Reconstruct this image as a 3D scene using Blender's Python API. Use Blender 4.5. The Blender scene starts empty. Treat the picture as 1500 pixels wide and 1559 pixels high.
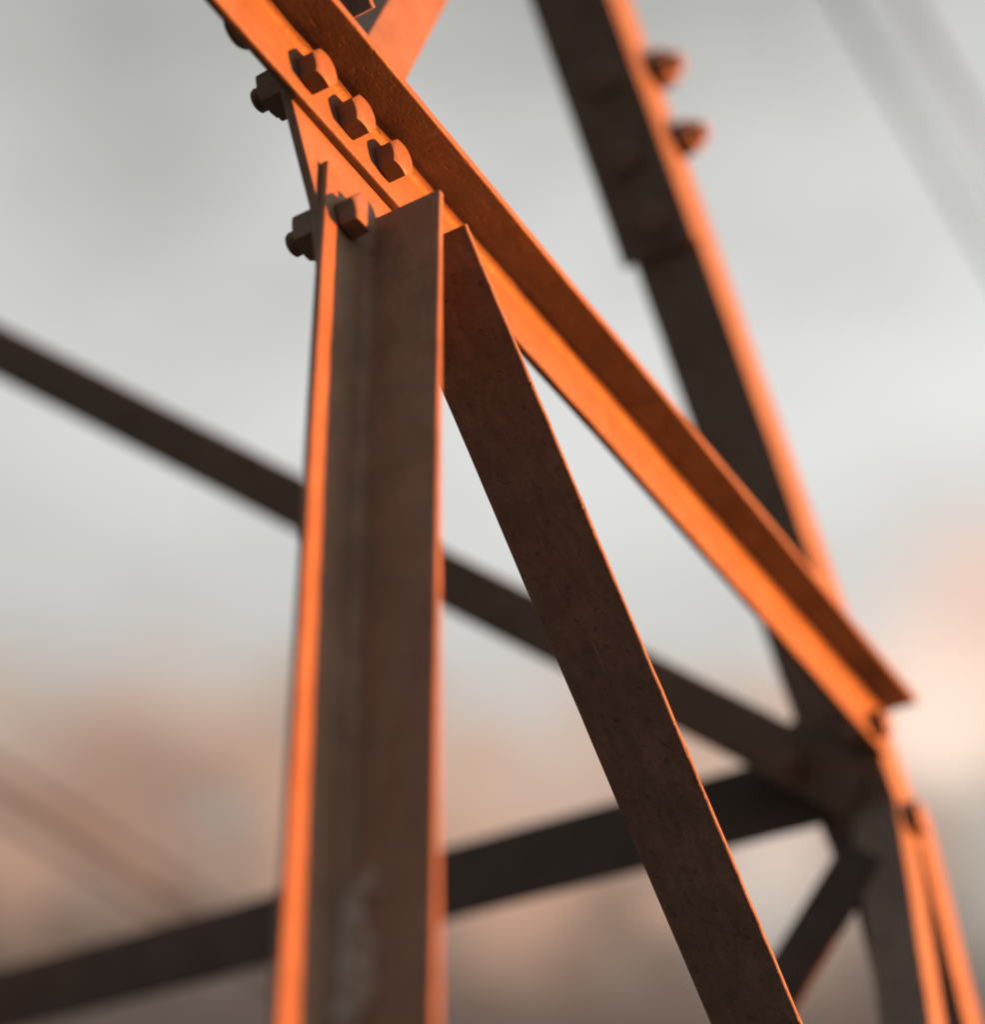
import bpy, bmesh, math, random
from mathutils import Vector, Matrix, noise
random.seed(7)
S = bpy.context.scene
C = S.collection

# ------------------------------------------------------------------ camera
# World axes: Z up, X = outward normal of the near tower face, Y along that face.
LEVEL = 2.45                                   # height of the strut level above the ground
cd = bpy.data.cameras.new('camera'); cam = bpy.data.objects.new('camera', cd); C.objects.link(cam)
right = Vector((.8555, .5177, -.0114)); up = Vector((.3257, -.5207, .7892)); back = Vector((.4026, -.6789, -.6141))
m = Matrix.Identity(4)
for i in range(3):
    m[i][0], m[i][1], m[i][2] = right[i], up[i], back[i]
m.translation = Vector((.4795, -.6658, LEVEL - .8503))
cam.matrix_world = m
cd.sensor_fit = 'HORIZONTAL'; cd.sensor_width = 24.0; cd.lens = 49.6
cd.clip_start = .02; cd.clip_end = 5000
cd.dof.use_dof = True; cd.dof.focus_distance = 1.20; cd.dof.aperture_fstop = 1.42
S.camera = cam

# ------------------------------------------------------------------ sun and sky
SUN_AZ, SUN_EL = math.radians(33.5), math.radians(2.0)     # azimuth from +X towards +Y
sdir = Vector((math.cos(SUN_AZ) * math.cos(SUN_EL), math.sin(SUN_AZ) * math.cos(SUN_EL), math.sin(SUN_EL)))
ld = bpy.data.lights.new('sun', 'SUN'); ld.energy = 4.7; ld.angle = math.radians(.6); ld.color = (1.0, .202, .022)
sun = bpy.data.objects.new('sun', ld); C.objects.link(sun)
sun.rotation_euler = sdir.to_track_quat('Z', 'Y').to_euler()

S.view_settings.view_transform = 'Standard'; S.view_settings.look = 'None'
S.view_settings.gamma = 1.0; S.view_settings.use_curve_mapping = False
S.view_settings.exposure = 2.05
GAIN = 2 ** -2.05                                # sky colours below are written as seen, the exposure undoes this
S.render.engine = 'CYCLES'
S.cycles.use_denoising = True
S.cycles.max_bounces = 5
S.cycles.sample_clamp_indirect = 6

w = bpy.data.worlds.new('World'); S.world = w; w.use_nodes = True
nt = w.node_tree; nt.nodes.clear()
def N(t, **kw):
    n = nt.nodes.new(t)
    for k, v in kw.items(): setattr(n, k, v)
    return n
def L(a, b): nt.links.new(a, b)
def setin(socket, v):
    if hasattr(v, 'is_output') or isinstance(v, bpy.types.NodeSocket): L(v, socket)
    else: socket.default_value = v
def math_(op, a, b=0.0, c=None, clamp=False):
    n = N('ShaderNodeMath', operation=op, use_clamp=clamp)
    setin(n.inputs[0], a); setin(n.inputs[1], b)
    if c is not None: setin(n.inputs[2], c)
    return n.outputs[0]
def mix_(fac, a, b, mode='MIX'):
    n = N('ShaderNodeMix', data_type='RGBA', blend_type=mode)
    setin(n.inputs[0], fac)
    for sck, v in ((n.inputs[6], a), (n.inputs[7], b)):
        if isinstance(v, bpy.types.NodeSocket): L(v, sck)
        else: sck.default_value = (*v, 1)
    return n.outputs[2]
tc = N('ShaderNodeTexCoord'); dirv = tc.outputs['Generated']
sep = N('ShaderNodeSeparateXYZ'); L(dirv, sep.inputs[0])
def noise_(scale, detail, offs, stretch=(1, 1, 1)):
    mp = N('ShaderNodeMapping'); L(dirv, mp.inputs[0]); mp.inputs['Location'].default_value = offs; mp.inputs['Scale'].default_value = stretch
    n = N('ShaderNodeTexNoise'); L(mp.outputs[0], n.inputs['Vector'])
    n.inputs['Scale'].default_value = scale; n.inputs['Detail'].default_value = detail
    return n.outputs[0]
sky = N('ShaderNodeTexSky', sky_type='NISHITA', sun_disc=False)
sky.sun_elevation = SUN_EL; sky.sun_rotation = math.pi / 2 - SUN_AZ
clear = mix_(1.0, sky.outputs[0], (.10, .10, .10), 'MULTIPLY')
n1 = noise_(7.0, 3.0, (3.1, .4, 1.7), (1, 1, 1.9))
zz = math_('ADD', sep.outputs[2], math_('MULTIPLY', math_('SUBTRACT', n1, .56), .17))
ramp = N('ShaderNodeValToRGB'); L(zz, ramp.inputs[0])
stops = [(0.00, (.80, .74, .69)), (.22, (.58, .51, .46)), (.33, (.15, .102, .078)), (.39, (.105, .070, .053)), (.425, (.150, .095, .068)), (.462, (.27, .175, .128)),
         (.495, (.53, .375, .290)), (.520, (.61, .54, .475)), (.540, (.63, .625, .60)), (.63, (.77, .775, .755)), (.69, (.68, .685, .665)), (.75, (.53, .53, .505)), (.79, (.45, .45, .425)), (1.0, (.38, .38, .365))]
cr = ramp.color_ramp
while len(cr.elements) < len(stops): cr.elements.new(.5)
for e, (p, c) in zip(cr.elements, stops):
    e.position = p; e.color = (*c, 1)
col = ramp.outputs[0]
# broken cloud low down: tinted tops and grey gaps
n2 = noise_(15.0, 3.0, (1.9, 5.2, .6), (1, 1, 1.7))
def smooth(v, a, b):
    r = N('ShaderNodeMapRange', interpolation_type='SMOOTHSTEP'); L(v, r.inputs[0]); r.inputs[1].default_value = a; r.inputs[2].default_value = b
    return r.outputs[0]
low = math_('MULTIPLY', smooth(sep.outputs[2], .560, .50), smooth(sep.outputs[2], .40, .47))
col = mix_(math_('MULTIPLY', math_('MULTIPLY', smooth(n2, .50, .62), low), .75), col, (.64, .38, .26))
col = mix_(math_('MULTIPLY', math_('MULTIPLY', smooth(n2, .48, .36), low), .6), col, (.42, .40, .375))
# clouds that the low sun tints pink, placed where they stand in the sky
puff = math_('ADD', math_('MULTIPLY', noise_(9, 2, (.7, 1.3, 2.2), (1, 1, 2.2)), 1.4), .25)
def cloud(direction, width, strength):
    d = Vector(direction).normalized()
    vm = N('ShaderNodeVectorMath', operation='DOT_PRODUCT'); L(dirv, vm.inputs[0]); vm.inputs[1].default_value = d
    k = 1.0 / (1 - math.cos(math.radians(width)))
    g = math_('POWER', 2.71828, math_('MULTIPLY', math_('SUBTRACT', vm.outputs['Value'], 1.0), k))
    nn = puff
    return math_('MULTIPLY', math_('MULTIPLY', g, nn), strength, clamp=True)
for d, wd, st, c in (
        ((-.236, .819, .5225), 2.4, 1.4, (1.02, .80, .66)), ((-.205, .80, .56), 2.2, .8, (.86, .58, .46)),
        ((-.333, .818, .47), 2.2, .8, (.86, .68, .58)), ((-.345, .825, .447), 1.4, .7, (.66, .62, .56)),
        ((-.594, .629, .50), 2.8, .75, (.46, .25, .17)), ((-.55, .63, .545), 2.0, .5, (.68, .54, .46)),
        ((-.62, .58, .53), 2.0, .45, (.60, .49, .40)), ((-.44, .755, .485), 3.6, .7, (.66, .40, .28)),
        ((-.22, .86, .445), 2.6, .8, (.50, .46, .40))):
    col = mix_(cloud(d, wd, st), col, c)
# brighter towards the sun's side of the sky
vm = N('ShaderNodeVectorMath', operation='DOT_PRODUCT'); L(dirv, vm.inputs[0]); vm.inputs[1].default_value = sdir
lift = math_('ADD', 1.0, math_('MULTIPLY', vm.outputs['Value'], .35))
cc = N('ShaderNodeCombineColor'); [L(lift, cc.inputs[i]) for i in range(3)]
col = mix_(1.0, col, cc.outputs[0], 'MULTIPLY')
# glow of the low sun round its own place in the sky
glow = math_('POWER', 2.71828, math_('MULTIPLY', math_('SUBTRACT', vm.outputs['Value'], 1.0), 7.0))
gc = N('ShaderNodeCombineColor')
for i, c in enumerate((2.2, 1.45, .95)): L(math_('MULTIPLY', glow, c), gc.inputs[i])
col = mix_(1.0, col, gc.outputs[0], 'ADD')
col = mix_(1.0, col, (GAIN,) * 3, 'MULTIPLY')
col = mix_(.93, clear, col)                      # thin high cloud over the clear dusk sky
bg = N('ShaderNodeBackground'); L(col, bg.inputs[0]); bg.inputs[1].default_value = 1.0
out = N('ShaderNodeOutputWorld'); L(bg.outputs[0], out.inputs[0])

# ------------------------------------------------------------------ materials
def steel(name, base, rough=.55, rust=.35, grain=1.0):
    global nt
    mt = bpy.data.materials.new(name); mt.use_nodes = True; nt = mt.node_tree
    b = nt.nodes['Principled BSDF']
    t = N('ShaderNodeTexCoord'); oi = N('ShaderNodeObjectInfo')
    off = N('ShaderNodeVectorMath', operation='SCALE'); off.inputs[0].default_value = (7.3, 3.1, 5.7); L(oi.outputs['Random'], off.inputs['Scale'])
    ad = N('ShaderNodeVectorMath', operation='ADD'); L(t.outputs['Object'], ad.inputs[0]); L(off.outputs[0], ad.inputs[1])
    def nz(scale, detail, rgh=.55, stretch=(1, 1, 1)):
        mp = N('ShaderNodeMapping'); L(ad.outputs[0], mp.inputs[0]); mp.inputs['Scale'].default_value = stretch
        n = N('ShaderNodeTexNoise'); L(mp.outputs[0], n.inputs['Vector'])
        n.inputs['Scale'].default_value = scale; n.inputs['Detail'].default_value = detail; n.inputs['Roughness'].default_value = rgh
        return n.outputs[0]
    def ramp(v, a, bb):
        r = N('ShaderNodeMapRange'); L(v, r.inputs[0]); r.inputs[1].default_value = a; r.inputs[2].default_value = bb
        return r.outputs[0]
    blot = ramp(nz(32, 6, .6), .35, .68)            # broad weathering patches
    fine = ramp(nz(420, 4, .65), .3, .7)            # zinc grain
    streak = ramp(nz(90, 5, .6, (1, 1, .16)), .38, .7)   # rolling streaks along the bar
    dark = tuple(c * .55 for c in base); rustc = (base[0] * .95, base[1] * .58, base[2] * .40)
    c1 = mix_(math_('MULTIPLY', blot, .75), base, dark)
    c2 = mix_(math_('MULTIPLY', streak, rust), c1, rustc)
    c3 = mix_(math_('MULTIPLY', fine, .35), c2, dark)
    spots = ramp(nz(150, 3, .5), .70, .74)          # small rust spots and chips
    c4 = mix_(math_('MULTIPLY', spots, .55), c3, (base[0] * .42, base[1] * .22, base[2] * .13))
    pits = ramp(nz(230, 3, .6, (1, 1, .6)), .42, .28)
    c5 = mix_(math_('MULTIPLY', pits, min(1, .16 * grain)), c4, tuple(c * .32 for c in base))
    mott = ramp(nz(120, 6, .68, (1, 1, .40)), .38, .62)
    c6 = mix_(math_('MULTIPLY', mott, min(.7, .26 * grain)), c5, tuple(c * .48 for c in base))
    scr = N('ShaderNodeMapping'); L(ad.outputs[0], scr.inputs[0]); scr.inputs['Rotation'].default_value = (.5, .9, .35); scr.inputs['Scale'].default_value = (1, 1, .035)
    sn_ = N('ShaderNodeTexNoise'); L(scr.outputs[0], sn_.inputs['Vector']); sn_.inputs['Scale'].default_value = 620; sn_.inputs['Detail'].default_value = 2
    c7 = mix_(math_('MULTIPLY', ramp(sn_.outputs[0], .66, .76), .5), c6, tuple(min(1, c * 1.5) for c in base))
    L(c7, b.inputs['Base Color'])
    r = math_('ADD', math_('MULTIPLY', fine, .18), math_('ADD', rough - .1, math_('MULTIPLY', blot, .12)))
    L(r, b.inputs['Roughness']); b.inputs['Specular IOR Level'].default_value = .35
    # relief: pits, grain and dents
    pit = math_('SUBTRACT', 1.0, ramp(nz(230, 3, .6, (1, 1, .6)), .26, .42))
    h = math_('ADD', math_('MULTIPLY', fine, .25), math_('SUBTRACT', math_('MULTIPLY', nz(70, 3), .7), math_('MULTIPLY', pit, .9)))
    bp = N('ShaderNodeBump'); bp.inputs['Strength'].default_value = .55 * grain; bp.inputs['Distance'].default_value = .0006
    L(h, bp.inputs['Height']); L(bp.outputs[0], b.inputs['Normal'])
    return mt
M_STEEL = steel('weathered_steel', (.212, .180, .160))
M_ROUGH = steel('rough_steel', (.228, .208, .192), .62, .12, 2.4)
M_GREY = steel('grey_steel', (.215, .200, .188), .58, .10)
M_PLATE = steel('plate_steel', (.235, .196, .170), .5, .35)
M_BOLT = steel('bolt_steel', (.225, .185, .158), .48, .25, .8)
M_RUST = steel('rust_brown_steel', (.265, .200, .158), .6, .45, 1.2)
M_DARK = steel('dark_steel', (.058, .048, .042), .6, .2, 1.0)  # much darker base colour for the far strut, small brace and their gusset
M_CABLE = steel('cable_weathered', (.022, .022, .023), .9, .0)
def simple(name, c, rough, scale=6.0, c2=None):
    global nt
    mt = bpy.data.materials.new(name); mt.use_nodes = True; nt = mt.node_tree
    b = nt.nodes['Principled BSDF']; t = N('ShaderNodeTexCoord')
    n = N('ShaderNodeTexNoise'); L(t.outputs['Object'], n.inputs['Vector']); n.inputs['Scale'].default_value = scale; n.inputs['Detail'].default_value = 8
    L(mix_(n.outputs[0], c, c2 or tuple(x * .5 for x in c)), b.inputs['Base Color']); b.inputs['Roughness'].default_value = rough
    bp = N('ShaderNodeBump'); bp.inputs['Strength'].default_value = .5; bp.inputs['Distance'].default_value = .03; L(n.outputs[0], bp.inputs['Height']); L(bp.outputs[0], b.inputs['Normal'])
    return mt
M_GROUND = simple('dry_grass_ground', (.060, .060, .045), .95, 2.5, (.045, .050, .032))
M_SPLASH = simple('pale_residue', (.42, .40, .37), .9, 120.0, (.26, .245, .225))
M_CONC = simple('concrete', (.30, .28, .26), .9)

# ------------------------------------------------------------------ helpers
def link(name, verts, faces, mat, parent=None, smooth=None, loc=None, label=None):
    me = bpy.data.meshes.new(name); me.from_pydata([tuple(v) for v in verts], [], faces); me.update()
    bm = bmesh.new(); bm.from_mesh(me); bmesh.ops.recalc_face_normals(bm, faces=bm.faces); bm.to_mesh(me); bm.free()
    me.materials.append(mat)
    if smooth is not None:
        for p in me.polygons: p.use_smooth = True
        me.set_sharp_from_angle(angle=math.radians(smooth))
    o = bpy.data.objects.new(name, me); C.objects.link(o)
    if parent: o.parent = parent
    if label: o['label'] = label
    return o
def V3(*a): return Vector(a)
X, Y, Z = V3(1, 0, 0), V3(0, 1, 0), V3(0, 0, 1)
def arc(cx, cy, r, a0, a1, n):
    return [(cx + r * math.cos(math.radians(a0 + (a1 - a0) * i / n)), cy + r * math.sin(math.radians(a0 + (a1 - a0) * i / n))) for i in range(n + 1)]
def angle_profile(wa, wb, t):
    """Rolled angle: heel at the origin, legs along a and b, rounded toes and root fillet."""
    ro, rt, rf = .0010, min(.0014, t * .28), t * 1.4
    pts = arc(ro, ro, ro, 270, 180, 3)[::-1]                    # heel, from b side to a side
    pts = [(0, ro)] + arc(ro, ro, ro, 180, 270, 3)[1:]
    pts += [(wa - .0006, 0), (wa, .0006)]
    pts += arc(wa - rt, t - rt, rt, 0, 90, 4)
    pts += arc(t + rf, t + rf, rf, 270, 180, 7)
    pts += arc(t - rt, wb - rt, rt, 0, 90, 4)
    pts += [(.0006, wb), (0, wb - .0006)]
    return pts
def angle_bar(name, p0, p1, da, wa, db, wb, t, mat, parent, label=None, step=.012, wob=.00022, dent=.00035, skew=0.0):
    """An angle bar from p0 to p1 (points on its heel edge), flanges towards da and db."""
    p0, p1 = Vector(p0), Vector(p1)
    ax = (p1 - p0); ln = ax.length; ax.normalize()
    da = (Vector(da) - ax * Vector(da).dot(ax)).normalized()
    db = Vector(db) - ax * Vector(db).dot(ax); db = (db - da * db.dot(da)).normalized()
    prof = angle_profile(wa, wb, t); k = len(prof)
    n = max(2, int(ln / step)); seed = Vector((random.random() * 50, random.random() * 50, 0))
    zs = [0, .0007] + [ln * i / n for i in range(1, n)] + [ln - .0007, ln]
    verts, faces = [], []
    for j, z in enumerate(zs):
        sh = .0007 if j in (0, len(zs) - 1) else 0
        w1 = noise.noise(seed + Vector((0, 0, z * 9))) * wob * 2.2; w2 = noise.noise(seed + Vector((9, 0, z * 9))) * wob * 2.2
        for a, b in prof:
            q = noise.noise(seed + Vector((a * 130, b * 130, z * 70))) * dent
            ia = max(0, min(1, (a - t * 1.2) / max(1e-6, wa - t))); ib = max(0, min(1, (b - t * 1.2) / max(1e-6, wb - t)))
            aa = a + w1 - (sh * .5 if a < t else 0) + q * (1 if a > wa - .004 or b > t * 2 else .3)
            bb = b + w2 + q * (1 if b > wb - .004 or a > t * 2 else .3)
            verts.append((aa, bb, z + (skew * a if j >= len(zs) - 2 else 0)))      # skewed end cut
    for j in range(len(zs) - 1):
        for i in range(k):
            faces.append((j * k + i, j * k + (i + 1) % k, (j + 1) * k + (i + 1) % k, (j + 1) * k + i))
    faces.append(tuple(range(k))[::-1]); faces.append(tuple((len(zs) - 1) * k + i for i in range(k)))
    o = link(name, verts, faces, mat, parent, 38, label=label)
    mm = Matrix.Identity(4)
    for i in range(3): mm[i][0], mm[i][1], mm[i][2], mm[i][3] = da[i], db[i], ax[i], p0[i]
    o.matrix_local = mm
    return o
def plate(name, poly, thick, origin, ea, eb, mat, parent, label=None):
    """Flat plate: outline in (a, b), thickness along ea x eb from origin; edges chamfered."""
    ea, eb = Vector(ea), Vector(eb); en = ea.cross(eb)
    n = len(poly); ctr = [sum(p[i] for p in poly) / n for i in (0, 1)]; ch = .0008
    def ins(p, d):
        v = Vector((ctr[0] - p[0], ctr[1] - p[1])); v.normalize(); return (p[0] + v.x * d, p[1] + v.y * d)
    verts = []
    for d, h in ((ch, 0), (0, ch), (0, thick - ch), (ch, thick)):
        verts += [(*ins(p, d), h) for p in poly]
    faces = [tuple(range(n))[::-1], tuple(3 * n + i for i in range(n))]
    for r in range(3):
        for i in range(n): faces.append((r * n + i, r * n + (i + 1) % n, (r + 1) * n + (i + 1) % n, (r + 1) * n + i))
    o = link(name, verts, faces, mat, parent, 30, label=label)
    mm = Matrix.Identity(4)
    for i in range(3): mm[i][0], mm[i][1], mm[i][2], mm[i][3] = ea[i], eb[i], en[i], origin[i]
    o.matrix_local = mm
    return o
def hexring(af, n=72):
    out = []
    for i in range(n):
        a = 2 * math.pi * i / n
        q = (a + math.pi / 6) % (math.pi / 3) - math.pi / 6
        out.append((a, af / 2 / math.cos(q)))
    return out
def hexsolid(af, h, chamf_top=True, chamf_bottom=False, bore=0.0, n=72):
    """Hexagon with the conical chamfer of a real bolt head or nut, from z=0 to z=h."""
    ring = hexring(af, n); rc = af * .468; tan = math.tan(math.radians(30)); ac = af / 2 / math.cos(math.pi / 6)
    verts, rows = [], []
    def row(fn):
        rows.append(len(verts)); verts.extend(fn(a, r) for a, r in ring)
    P = lambda a, r, z: (r * math.cos(a), r * math.sin(a), z)
    row(lambda a, r: P(a, bore or rc * .5, 0))
    row(lambda a, r: P(a, rc, 0))
    row(lambda a, r: P(a, r, max(0, r - rc) * tan if chamf_bottom else .0003))
    row(lambda a, r: P(a, r, h - (max(0, r - rc) * tan if chamf_top else .0003)))
    row(lambda a, r: P(a, rc, h))
    row(lambda a, r: P(a, rc * .93, h + .0003 if not bore else h))
    row(lambda a, r: P(a, bore or rc * .4, h + (.0003 if not bore else -.0006)))
    faces = []
    for r0, r1 in zip(rows, rows[1:]):
        for i in range(n): faces.append((r0 + i, r0 + (i + 1) % n, r1 + (i + 1) % n, r1 + i))
    faces.append(tuple(rows[0] + i for i in range(n))[::-1]); faces.append(tuple(rows[-1] + i for i in range(n)))
    return verts, faces
def threaded(r, z0, z1, pitch=.002, n=28):
    """Threaded shank between z0 and z1 (helical ridges), end chamfered at z0."""
    verts, faces = [], []
    rows = max(4, int(abs(z1 - z0) / pitch * 6)); 
    for j in range(rows + 1):
        z = z0 + (z1 - z0) * j / rows
        for i in range(n):
            ph = (abs(z - z0) / pitch + i / n) % 1.0
            rr = r - .0011 * abs(ph * 2 - 1)
            if j <= 3: rr = min(rr, r - .0020 + .0006 * j)
            verts.append((rr * math.cos(2 * math.pi * i / n), rr * math.sin(2 * math.pi * i / n), z))
    for j in range(rows):
        for i in range(n): faces.append((j * n + i, j * n + (i + 1) % n, (j + 1) * n + (i + 1) % n, (j + 1) * n + i))
    faces.append(tuple(range(n))[::-1]); faces.append(tuple(rows * n + i for i in range(n)))
    return verts, faces
def join(*parts):
    V, F = [], []
    for v, f in parts:
        o = len(V); V += list(v); F += [tuple(i + o for i in q) for q in f]
    return V, F
_cache = {}
def bolt(pos, axis, grip, tail, parent, spin=0.0, af=.0215, hh=.0126, nh=.0145, d=.0150, label=None, nut=True, naf=.0262):
    """Bolt whose head sits at pos (on the clamped face) and points along axis; nut on the far side."""
    key = (round(grip, 4), round(tail, 4), af, hh, nh, naf)
    if key not in _cache:
        head = hexsolid(af, hh)
        shank = threaded(d / 2, -(grip + nh + tail) if nut else -grip, -.0005, .002)
        o = link('bolt', *join(head, shank), M_BOLT, None, 28); _cache[key] = o.data
        nv, nf = hexsolid(naf, nh, True, True, bore=d / 2 - .0006)
        q = link('nut', nv, nf, M_BOLT, None, 28); _cache[key + ('n',)] = q.data
        bpy.data.objects.remove(o); bpy.data.objects.remove(q)
    axis = Vector(axis).normalized()
    ex = (Y - axis * Y.dot(axis)) if abs(axis.y) < .9 else X.copy()
    ex.normalize(); ey = axis.cross(ex)
    rot = Matrix((ex, ey, axis)).transposed() @ Matrix.Rotation(spin, 3, 'Z')
    o = bpy.data.objects.new('bolt', _cache[key]); C.objects.link(o); o.parent = parent
    o.matrix_local = Matrix.Translation(Vector(pos)) @ rot.to_4x4()
    if label: o['label'] = label
    if nut:
        q = bpy.data.objects.new('nut', _cache[key + ('n',)]); C.objects.link(q); q.parent = o
        q.matrix_local = Matrix.Translation((0, 0, -grip - nh)) @ Matrix.Rotation(random.uniform(0, 1), 4, 'Z')
    return o

# ------------------------------------------------------------------ ground
g = []
n = 48
for j in range(n + 1):
    for i in range(n + 1):
        x = (i / n * 2 - 1); y = (j / n * 2 - 1)
        x = math.copysign(abs(x) ** 3, x) * 2500; y = math.copysign(abs(y) ** 3, y) * 2500
        d = math.hypot(x, y)
        g.append((x, y, noise.noise(Vector((x, y, 0)) * .03) * min(1.2, max(0, (d - 6) * .05)) - .02))
gf = [(j * (n + 1) + i, j * (n + 1) + i + 1, (j + 1) * (n + 1) + i + 1, (j + 1) * (n + 1) + i) for j in range(n) for i in range(n)]
o = link('ground', g, gf, M_GROUND, None, 180); o['kind'] = 'structure'

# ------------------------------------------------------------------ lattice tower
tower = bpy.data.objects.new('lattice_tower', None); C.objects.link(tower)
tower['label'] = 'rusty steel lattice tower of bolted angle bars lit orange from the right'
tower['category'] = 'tower'
frame = tower                                        # parts are given in world metres; the tower's base is the origin
def at(x, y, z): return Vector((x, y, z + LEVEL))
T = .006
HALF = .806

# near face (x = 0): gusset plate with upright, strut and diagonal on its outer side
plate('gusset_plate', [(-.0835, .0555), (-.0415, -.0248), (-.030, -.075), (.010, -.078), (.055, -.050), (.075, .030), (.070, .125), (-.105, .125), (-.105, .0965)],
      .006, at(-.006, 0, 0), Y, Z, M_PLATE, tower, 'sunlit orange gusset plate behind the bolted strut')
# upright: inner root of the angle at y = 0
angle_bar('upright', at(0, T, -LEVEL + .05), at(0, T, -.0055), -Y, .047, X, .0520, .0047, M_RUST, tower,
          'upright angle bar in the foreground, orange strip on its left flange', skew=.28)
# horizontal strut along the face
angle_bar('strut', at(0, -HALF - .02, .0720), at(0, .779, .0849), -Z, .0455, X, .0400, T, M_STEEL, tower,
          'horizontal angle strut, lower flange glowing orange, carrying three bolt heads in a row')
# diagonal below the strut
md = Vector((0, .7375, -.6753)); mh = at(0, .0260, -.0113); 
angle_bar('diagonal_brace', mh, mh + md * .90, (0, .6753, .7375), .050, X, .0535, .0044, M_ROUGH, tower,
          'dark diagonal brace in sharp focus with rough pitted surface')
# diagonal above the strut, only its lower end is seen
uh = at(0, -.0625, .0905)
angle_bar('diagonal_brace', uh, uh - md * .70, (0, .6753, .7375), .050, X, .0470, .0055, M_ROUGH, tower)
# secondary brace rising behind the plate
angle_bar('secondary_brace', at(-.0065, -.020, .100), at(-.0065, .2030, .700), (0, .93, -.36), .041, -X, .045, .005, M_STEEL, tower,
          'blurred sunlit brace rising behind the strut')
# pale dried splash in the root of the upright
sv, sf = [], []
for cx, cz, rx, rz, h in ((.0150, -.4290, .0080, .0080, .0006), (.0105, -.4470, .0075, .0150, .0008), (.0125, -.4720, .0090, .0190, .0007), (.0190, -.4600, .0040, .0090, .0005), (.0090, -.4880, .0060, .0120, .0006)):
    b0 = len(sv); k = 22
    for q, (fr, fh) in enumerate(((1, -.3), (.8, .6), (.45, 1), (0.02, 1.1))):
        for i in range(k):
            a = 2 * math.pi * i / k; wv = 1 + .55 * noise.noise(Vector((math.cos(a) * 1.7 + cx * 900, math.sin(a) * 1.7, cz * 70)))
            xx = cx + rx * fr * wv * math.cos(a); zz_ = cz + rz * fr * wv * math.sin(a)
            yy = 0 if xx > .0105 else -(.0105 - xx) ** 2 / .009
            sv.append((max(xx, .0065), yy - h * fh, zz_))
        if q:
            for i in range(k): sf.append((b0 + (q - 1) * k + i, b0 + (q - 1) * k + (i + 1) % k, b0 + q * k + (i + 1) % k, b0 + q * k + i))
st = link('dried_splash', sv, sf, M_SPLASH, tower, 60, label='pale grey dried splash low on the upright'); st.location = (0, 0, LEVEL)
# bolts through strut and plate
for i, (y, tail, nh) in enumerate(((-.0650, .0090, .0155), (-.0255, .0006, .0085), (.0140, .0006, .0085))):
    bolt(at(T, y, .0545), X, .0121, tail, tower, spin=(.43, .50, .38)[i], nh=nh)
bolt(at(T, -.0215, -.0235), X, .0121, .0095, tower, spin=.45, nh=.0170)                 # through the upright
bolt(at(-.0001, -.1120, .0555), -X, .0055, 0, tower, nut=False, hh=.011)                # head on the back of the strut
bolt(at(.0056, .074, -.012), X, .0117, .004, tower)                           # diagonal, behind the upright

# corner leg below and leaning leg above the node
angle_bar('leg', at(-.0005, HALF, -LEVEL + .02), at(-.0005, HALF, .035), Y, .038, -X, .042, .0065, M_GREY, tower,
          'blurred vertical corner leg at lower right, orange outer flange')
ul0 = at(-.0005, .8149, 0); ud = Vector((0, -.6052, .796)); sn = Vector((0, -.796, -.6052))
def inc(x, v, off=0.0): return ul0 + X * x + ud * v + sn * off      # a place on the leaning face
angle_bar('leaning_leg', inc(0, -.020), inc(0, 1.345), -sn, .052, -X, .062, .0065, M_GREY, tower,
          'blurred leaning leg at upper right, dark face with bright orange edge flange')
plate('splice_plate', [(0, 0), (.070, 0), (.070, .62), (.004, .62)], .008, inc(0, .522, .0083), -X, ud, M_ROUGH, tower,
      'dark splice plate bolted over the leaning leg')
for v in (.617, .683):
    bolt(inc(-.0066, v, -.043), -X, .0068, .010, tower, spin=.3, nh=.018, naf=.031, d=.019)
for v, x in ((.684, -.030), (.612, -.036), (.552, -.028)):
    bolt(inc(x, v, .0085), sn, .0150, .003, tower, spin=.5, hh=.0055, af=.030)
# raking member outside the lower leg
rk0, rk1 = at(-.001, .848, .020), at(-.001, .9000, -.1555)
rd = (rk1 - rk0).normalized()
angle_bar('raking_brace', rk0, rk0 + rd * 2.4, (0, .96, .28), .046, -X, .045, .006, M_STEEL, tower)
bolt(at(.0001, .832, .004), X, .0066, .004, tower, spin=.4, af=.026)
bolt(at(T, .757, .0560), X, .0066, .004, tower, spin=.45)

# far face of the corner (y = HALF): level strut, small brace, gusset, and the inclined cross brace
FY = HALF - .0005
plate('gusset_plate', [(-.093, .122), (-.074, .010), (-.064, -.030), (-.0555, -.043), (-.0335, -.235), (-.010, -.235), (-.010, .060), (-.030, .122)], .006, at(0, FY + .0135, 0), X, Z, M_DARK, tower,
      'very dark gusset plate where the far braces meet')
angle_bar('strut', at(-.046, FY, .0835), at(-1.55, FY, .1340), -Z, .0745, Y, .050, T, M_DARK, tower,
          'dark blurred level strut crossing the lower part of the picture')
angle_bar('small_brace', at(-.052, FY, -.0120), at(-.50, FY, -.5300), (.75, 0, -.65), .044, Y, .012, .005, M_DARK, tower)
angle_bar('cross_brace', inc(-.045, .012, .0068), inc(-.045 - 1.02 * .724, .012 + 1.02 * .690, .0068), ud * .724 + X * .69, .051, -sn, .045, .005, M_GREY, tower,
          'dark blurred cross brace running up to the left edge')
bolt(inc(-.075, .070, .0070), sn, .012, .004, tower)
bolt(at(-.075, FY - .0002, .048), -Y, .012, .004, tower)

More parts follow.
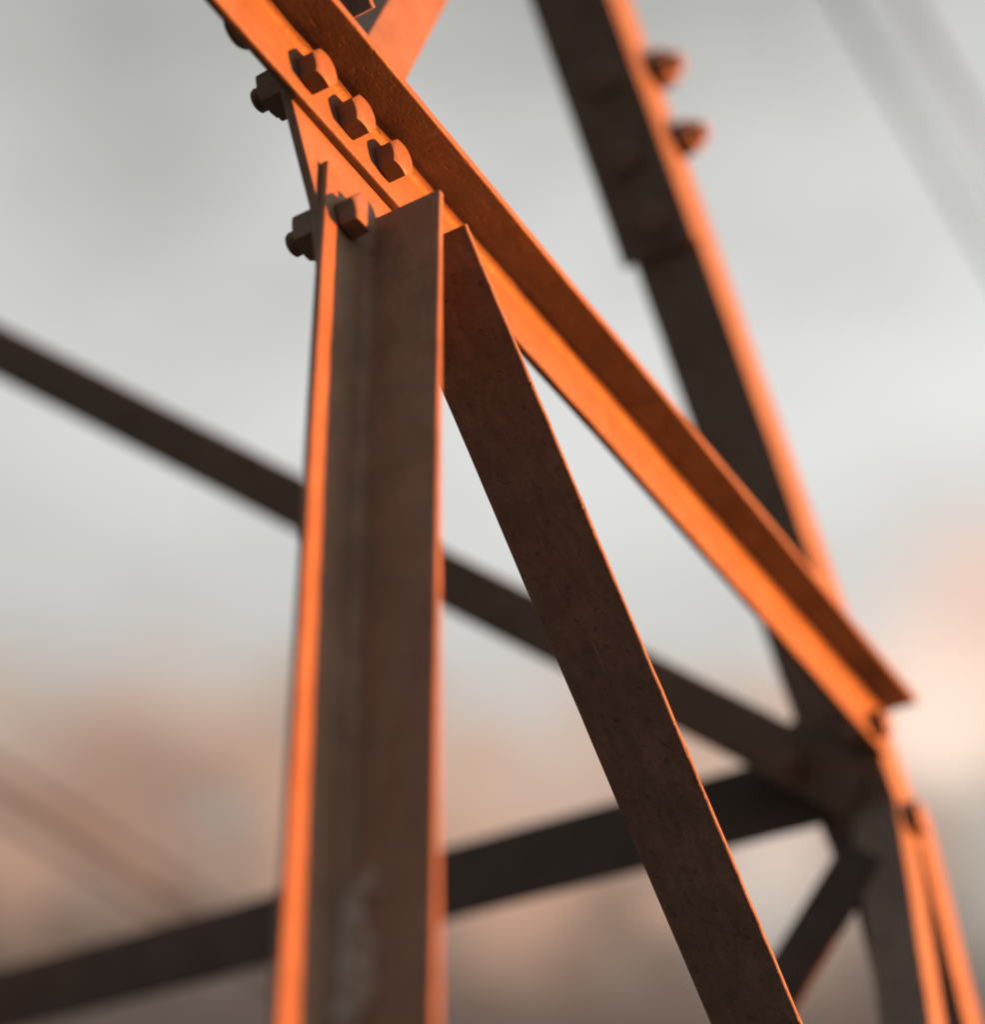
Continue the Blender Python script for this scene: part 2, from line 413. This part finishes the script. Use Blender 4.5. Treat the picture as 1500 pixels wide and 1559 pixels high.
# the remaining corner legs and top, out of the picture
angle_bar('leg', at(-.0005, -HALF - .02, -LEVEL + .02), at(-.0005, -HALF - .02, .045), -Y, .048, -X, .040, .0065, M_STEEL, tower, step=.1)
angle_bar('leg', at(-1.56, HALF, -LEVEL + .02), at(-1.56, HALF, .16), Y, .048, X, .040, .0065, M_STEEL, tower, step=.1)
angle_bar('leg', at(-1.56, -HALF, -LEVEL + .02), at(-1.56, -HALF, .085), -Y, .048, X, .040, .0065, M_STEEL, tower, step=.1)
angle_bar('leaning_leg', inc(-1.56, -.020), inc(-1.56, 1.345), -sn, .052, X, .062, .0065, M_GREY, tower, step=.1)
angle_bar('cross_brace', inc(-1.515, .012, .0068), inc(-1.515 + 1.02 * .714, .012 + 1.02 * .690, .0068), ud * .724 - X * .69, .051, -sn, .045, .005, M_GREY, tower, step=.1)
for x, dx in ((-.0005, -X), (-1.5605, X)):
    angle_bar('leaning_leg', at(x, -.827, -.016), at(x, -.001, 1.070), (0, -.796, .605), .052, dx, .062, .0065, M_GREY, tower, step=.1)
for x, y in ((0, HALF), (0, -HALF), (-1.56, HALF), (-1.56, -HALF), (0, 0)):
    s0, s1, h = .16, .12, .22
    vs = [(-s0, -s0, -.2), (s0, -s0, -.2), (s0, s0, -.2), (-s0, s0, -.2), (-s1, -s1, h - .02), (s1, -s1, h - .02), (s1, s1, h - .02), (-s1, s1, h - .02),
          (-s1 + .02, -s1 + .02, h), (s1 - .02, -s1 + .02, h), (s1 - .02, s1 - .02, h), (-s1 + .02, s1 - .02, h)]
    fs = [(0, 1, 2, 3), (8, 9, 10, 11)] + [(r + i, r + (i + 1) % 4, r + 4 + (i + 1) % 4, r + 4 + i) for r in (0, 4) for i in range(4)]
    q = link('footing', vs, fs, M_CONC, tower); q.location = (x, y, 0)

# ------------------------------------------------------------------ overhead cables, level, running along Y
def cable(x, h, r, label):
    verts, faces, k = [], [], 10
    ys = [-60 + i * 3.0 for i in range(61)]
    for y in ys:
        sag = ((y - 30) / 90.0) ** 2 * 1.5
        for i in range(k):
            a = 2 * math.pi * i / k
            verts.append((r * math.cos(a), y, r * math.sin(a) + sag))
    for j in range(len(ys) - 1):
        for i in range(k): faces.append((j * k + i, j * k + (i + 1) % k, (j + 1) * k + (i + 1) % k, (j + 1) * k + i))
    o = link('overhead_cable', verts, faces, M_CABLE, None, 60)
    o.location = (x, 0, h); o['label'] = label; o['category'] = 'cable'; o['group'] = 'overhead cables in the sky'
H0 = LEVEL - .85
cable(.48 - .2150 * 12, H0 + 12, .034, 'left one of the two blurred cables in the top right sky')
cable(.48 - .1836 * 12, H0 + 12, .034, 'right one of the two blurred cables in the top right sky')
cable(.48 - 1.268 * 12, H0 + 12, .055, 'upper one of the two blurred cables in the lower left sky')
cable(.48 - 1.312 * 12, H0 + 12, .055, 'lower one of the two blurred cables in the lower left sky')
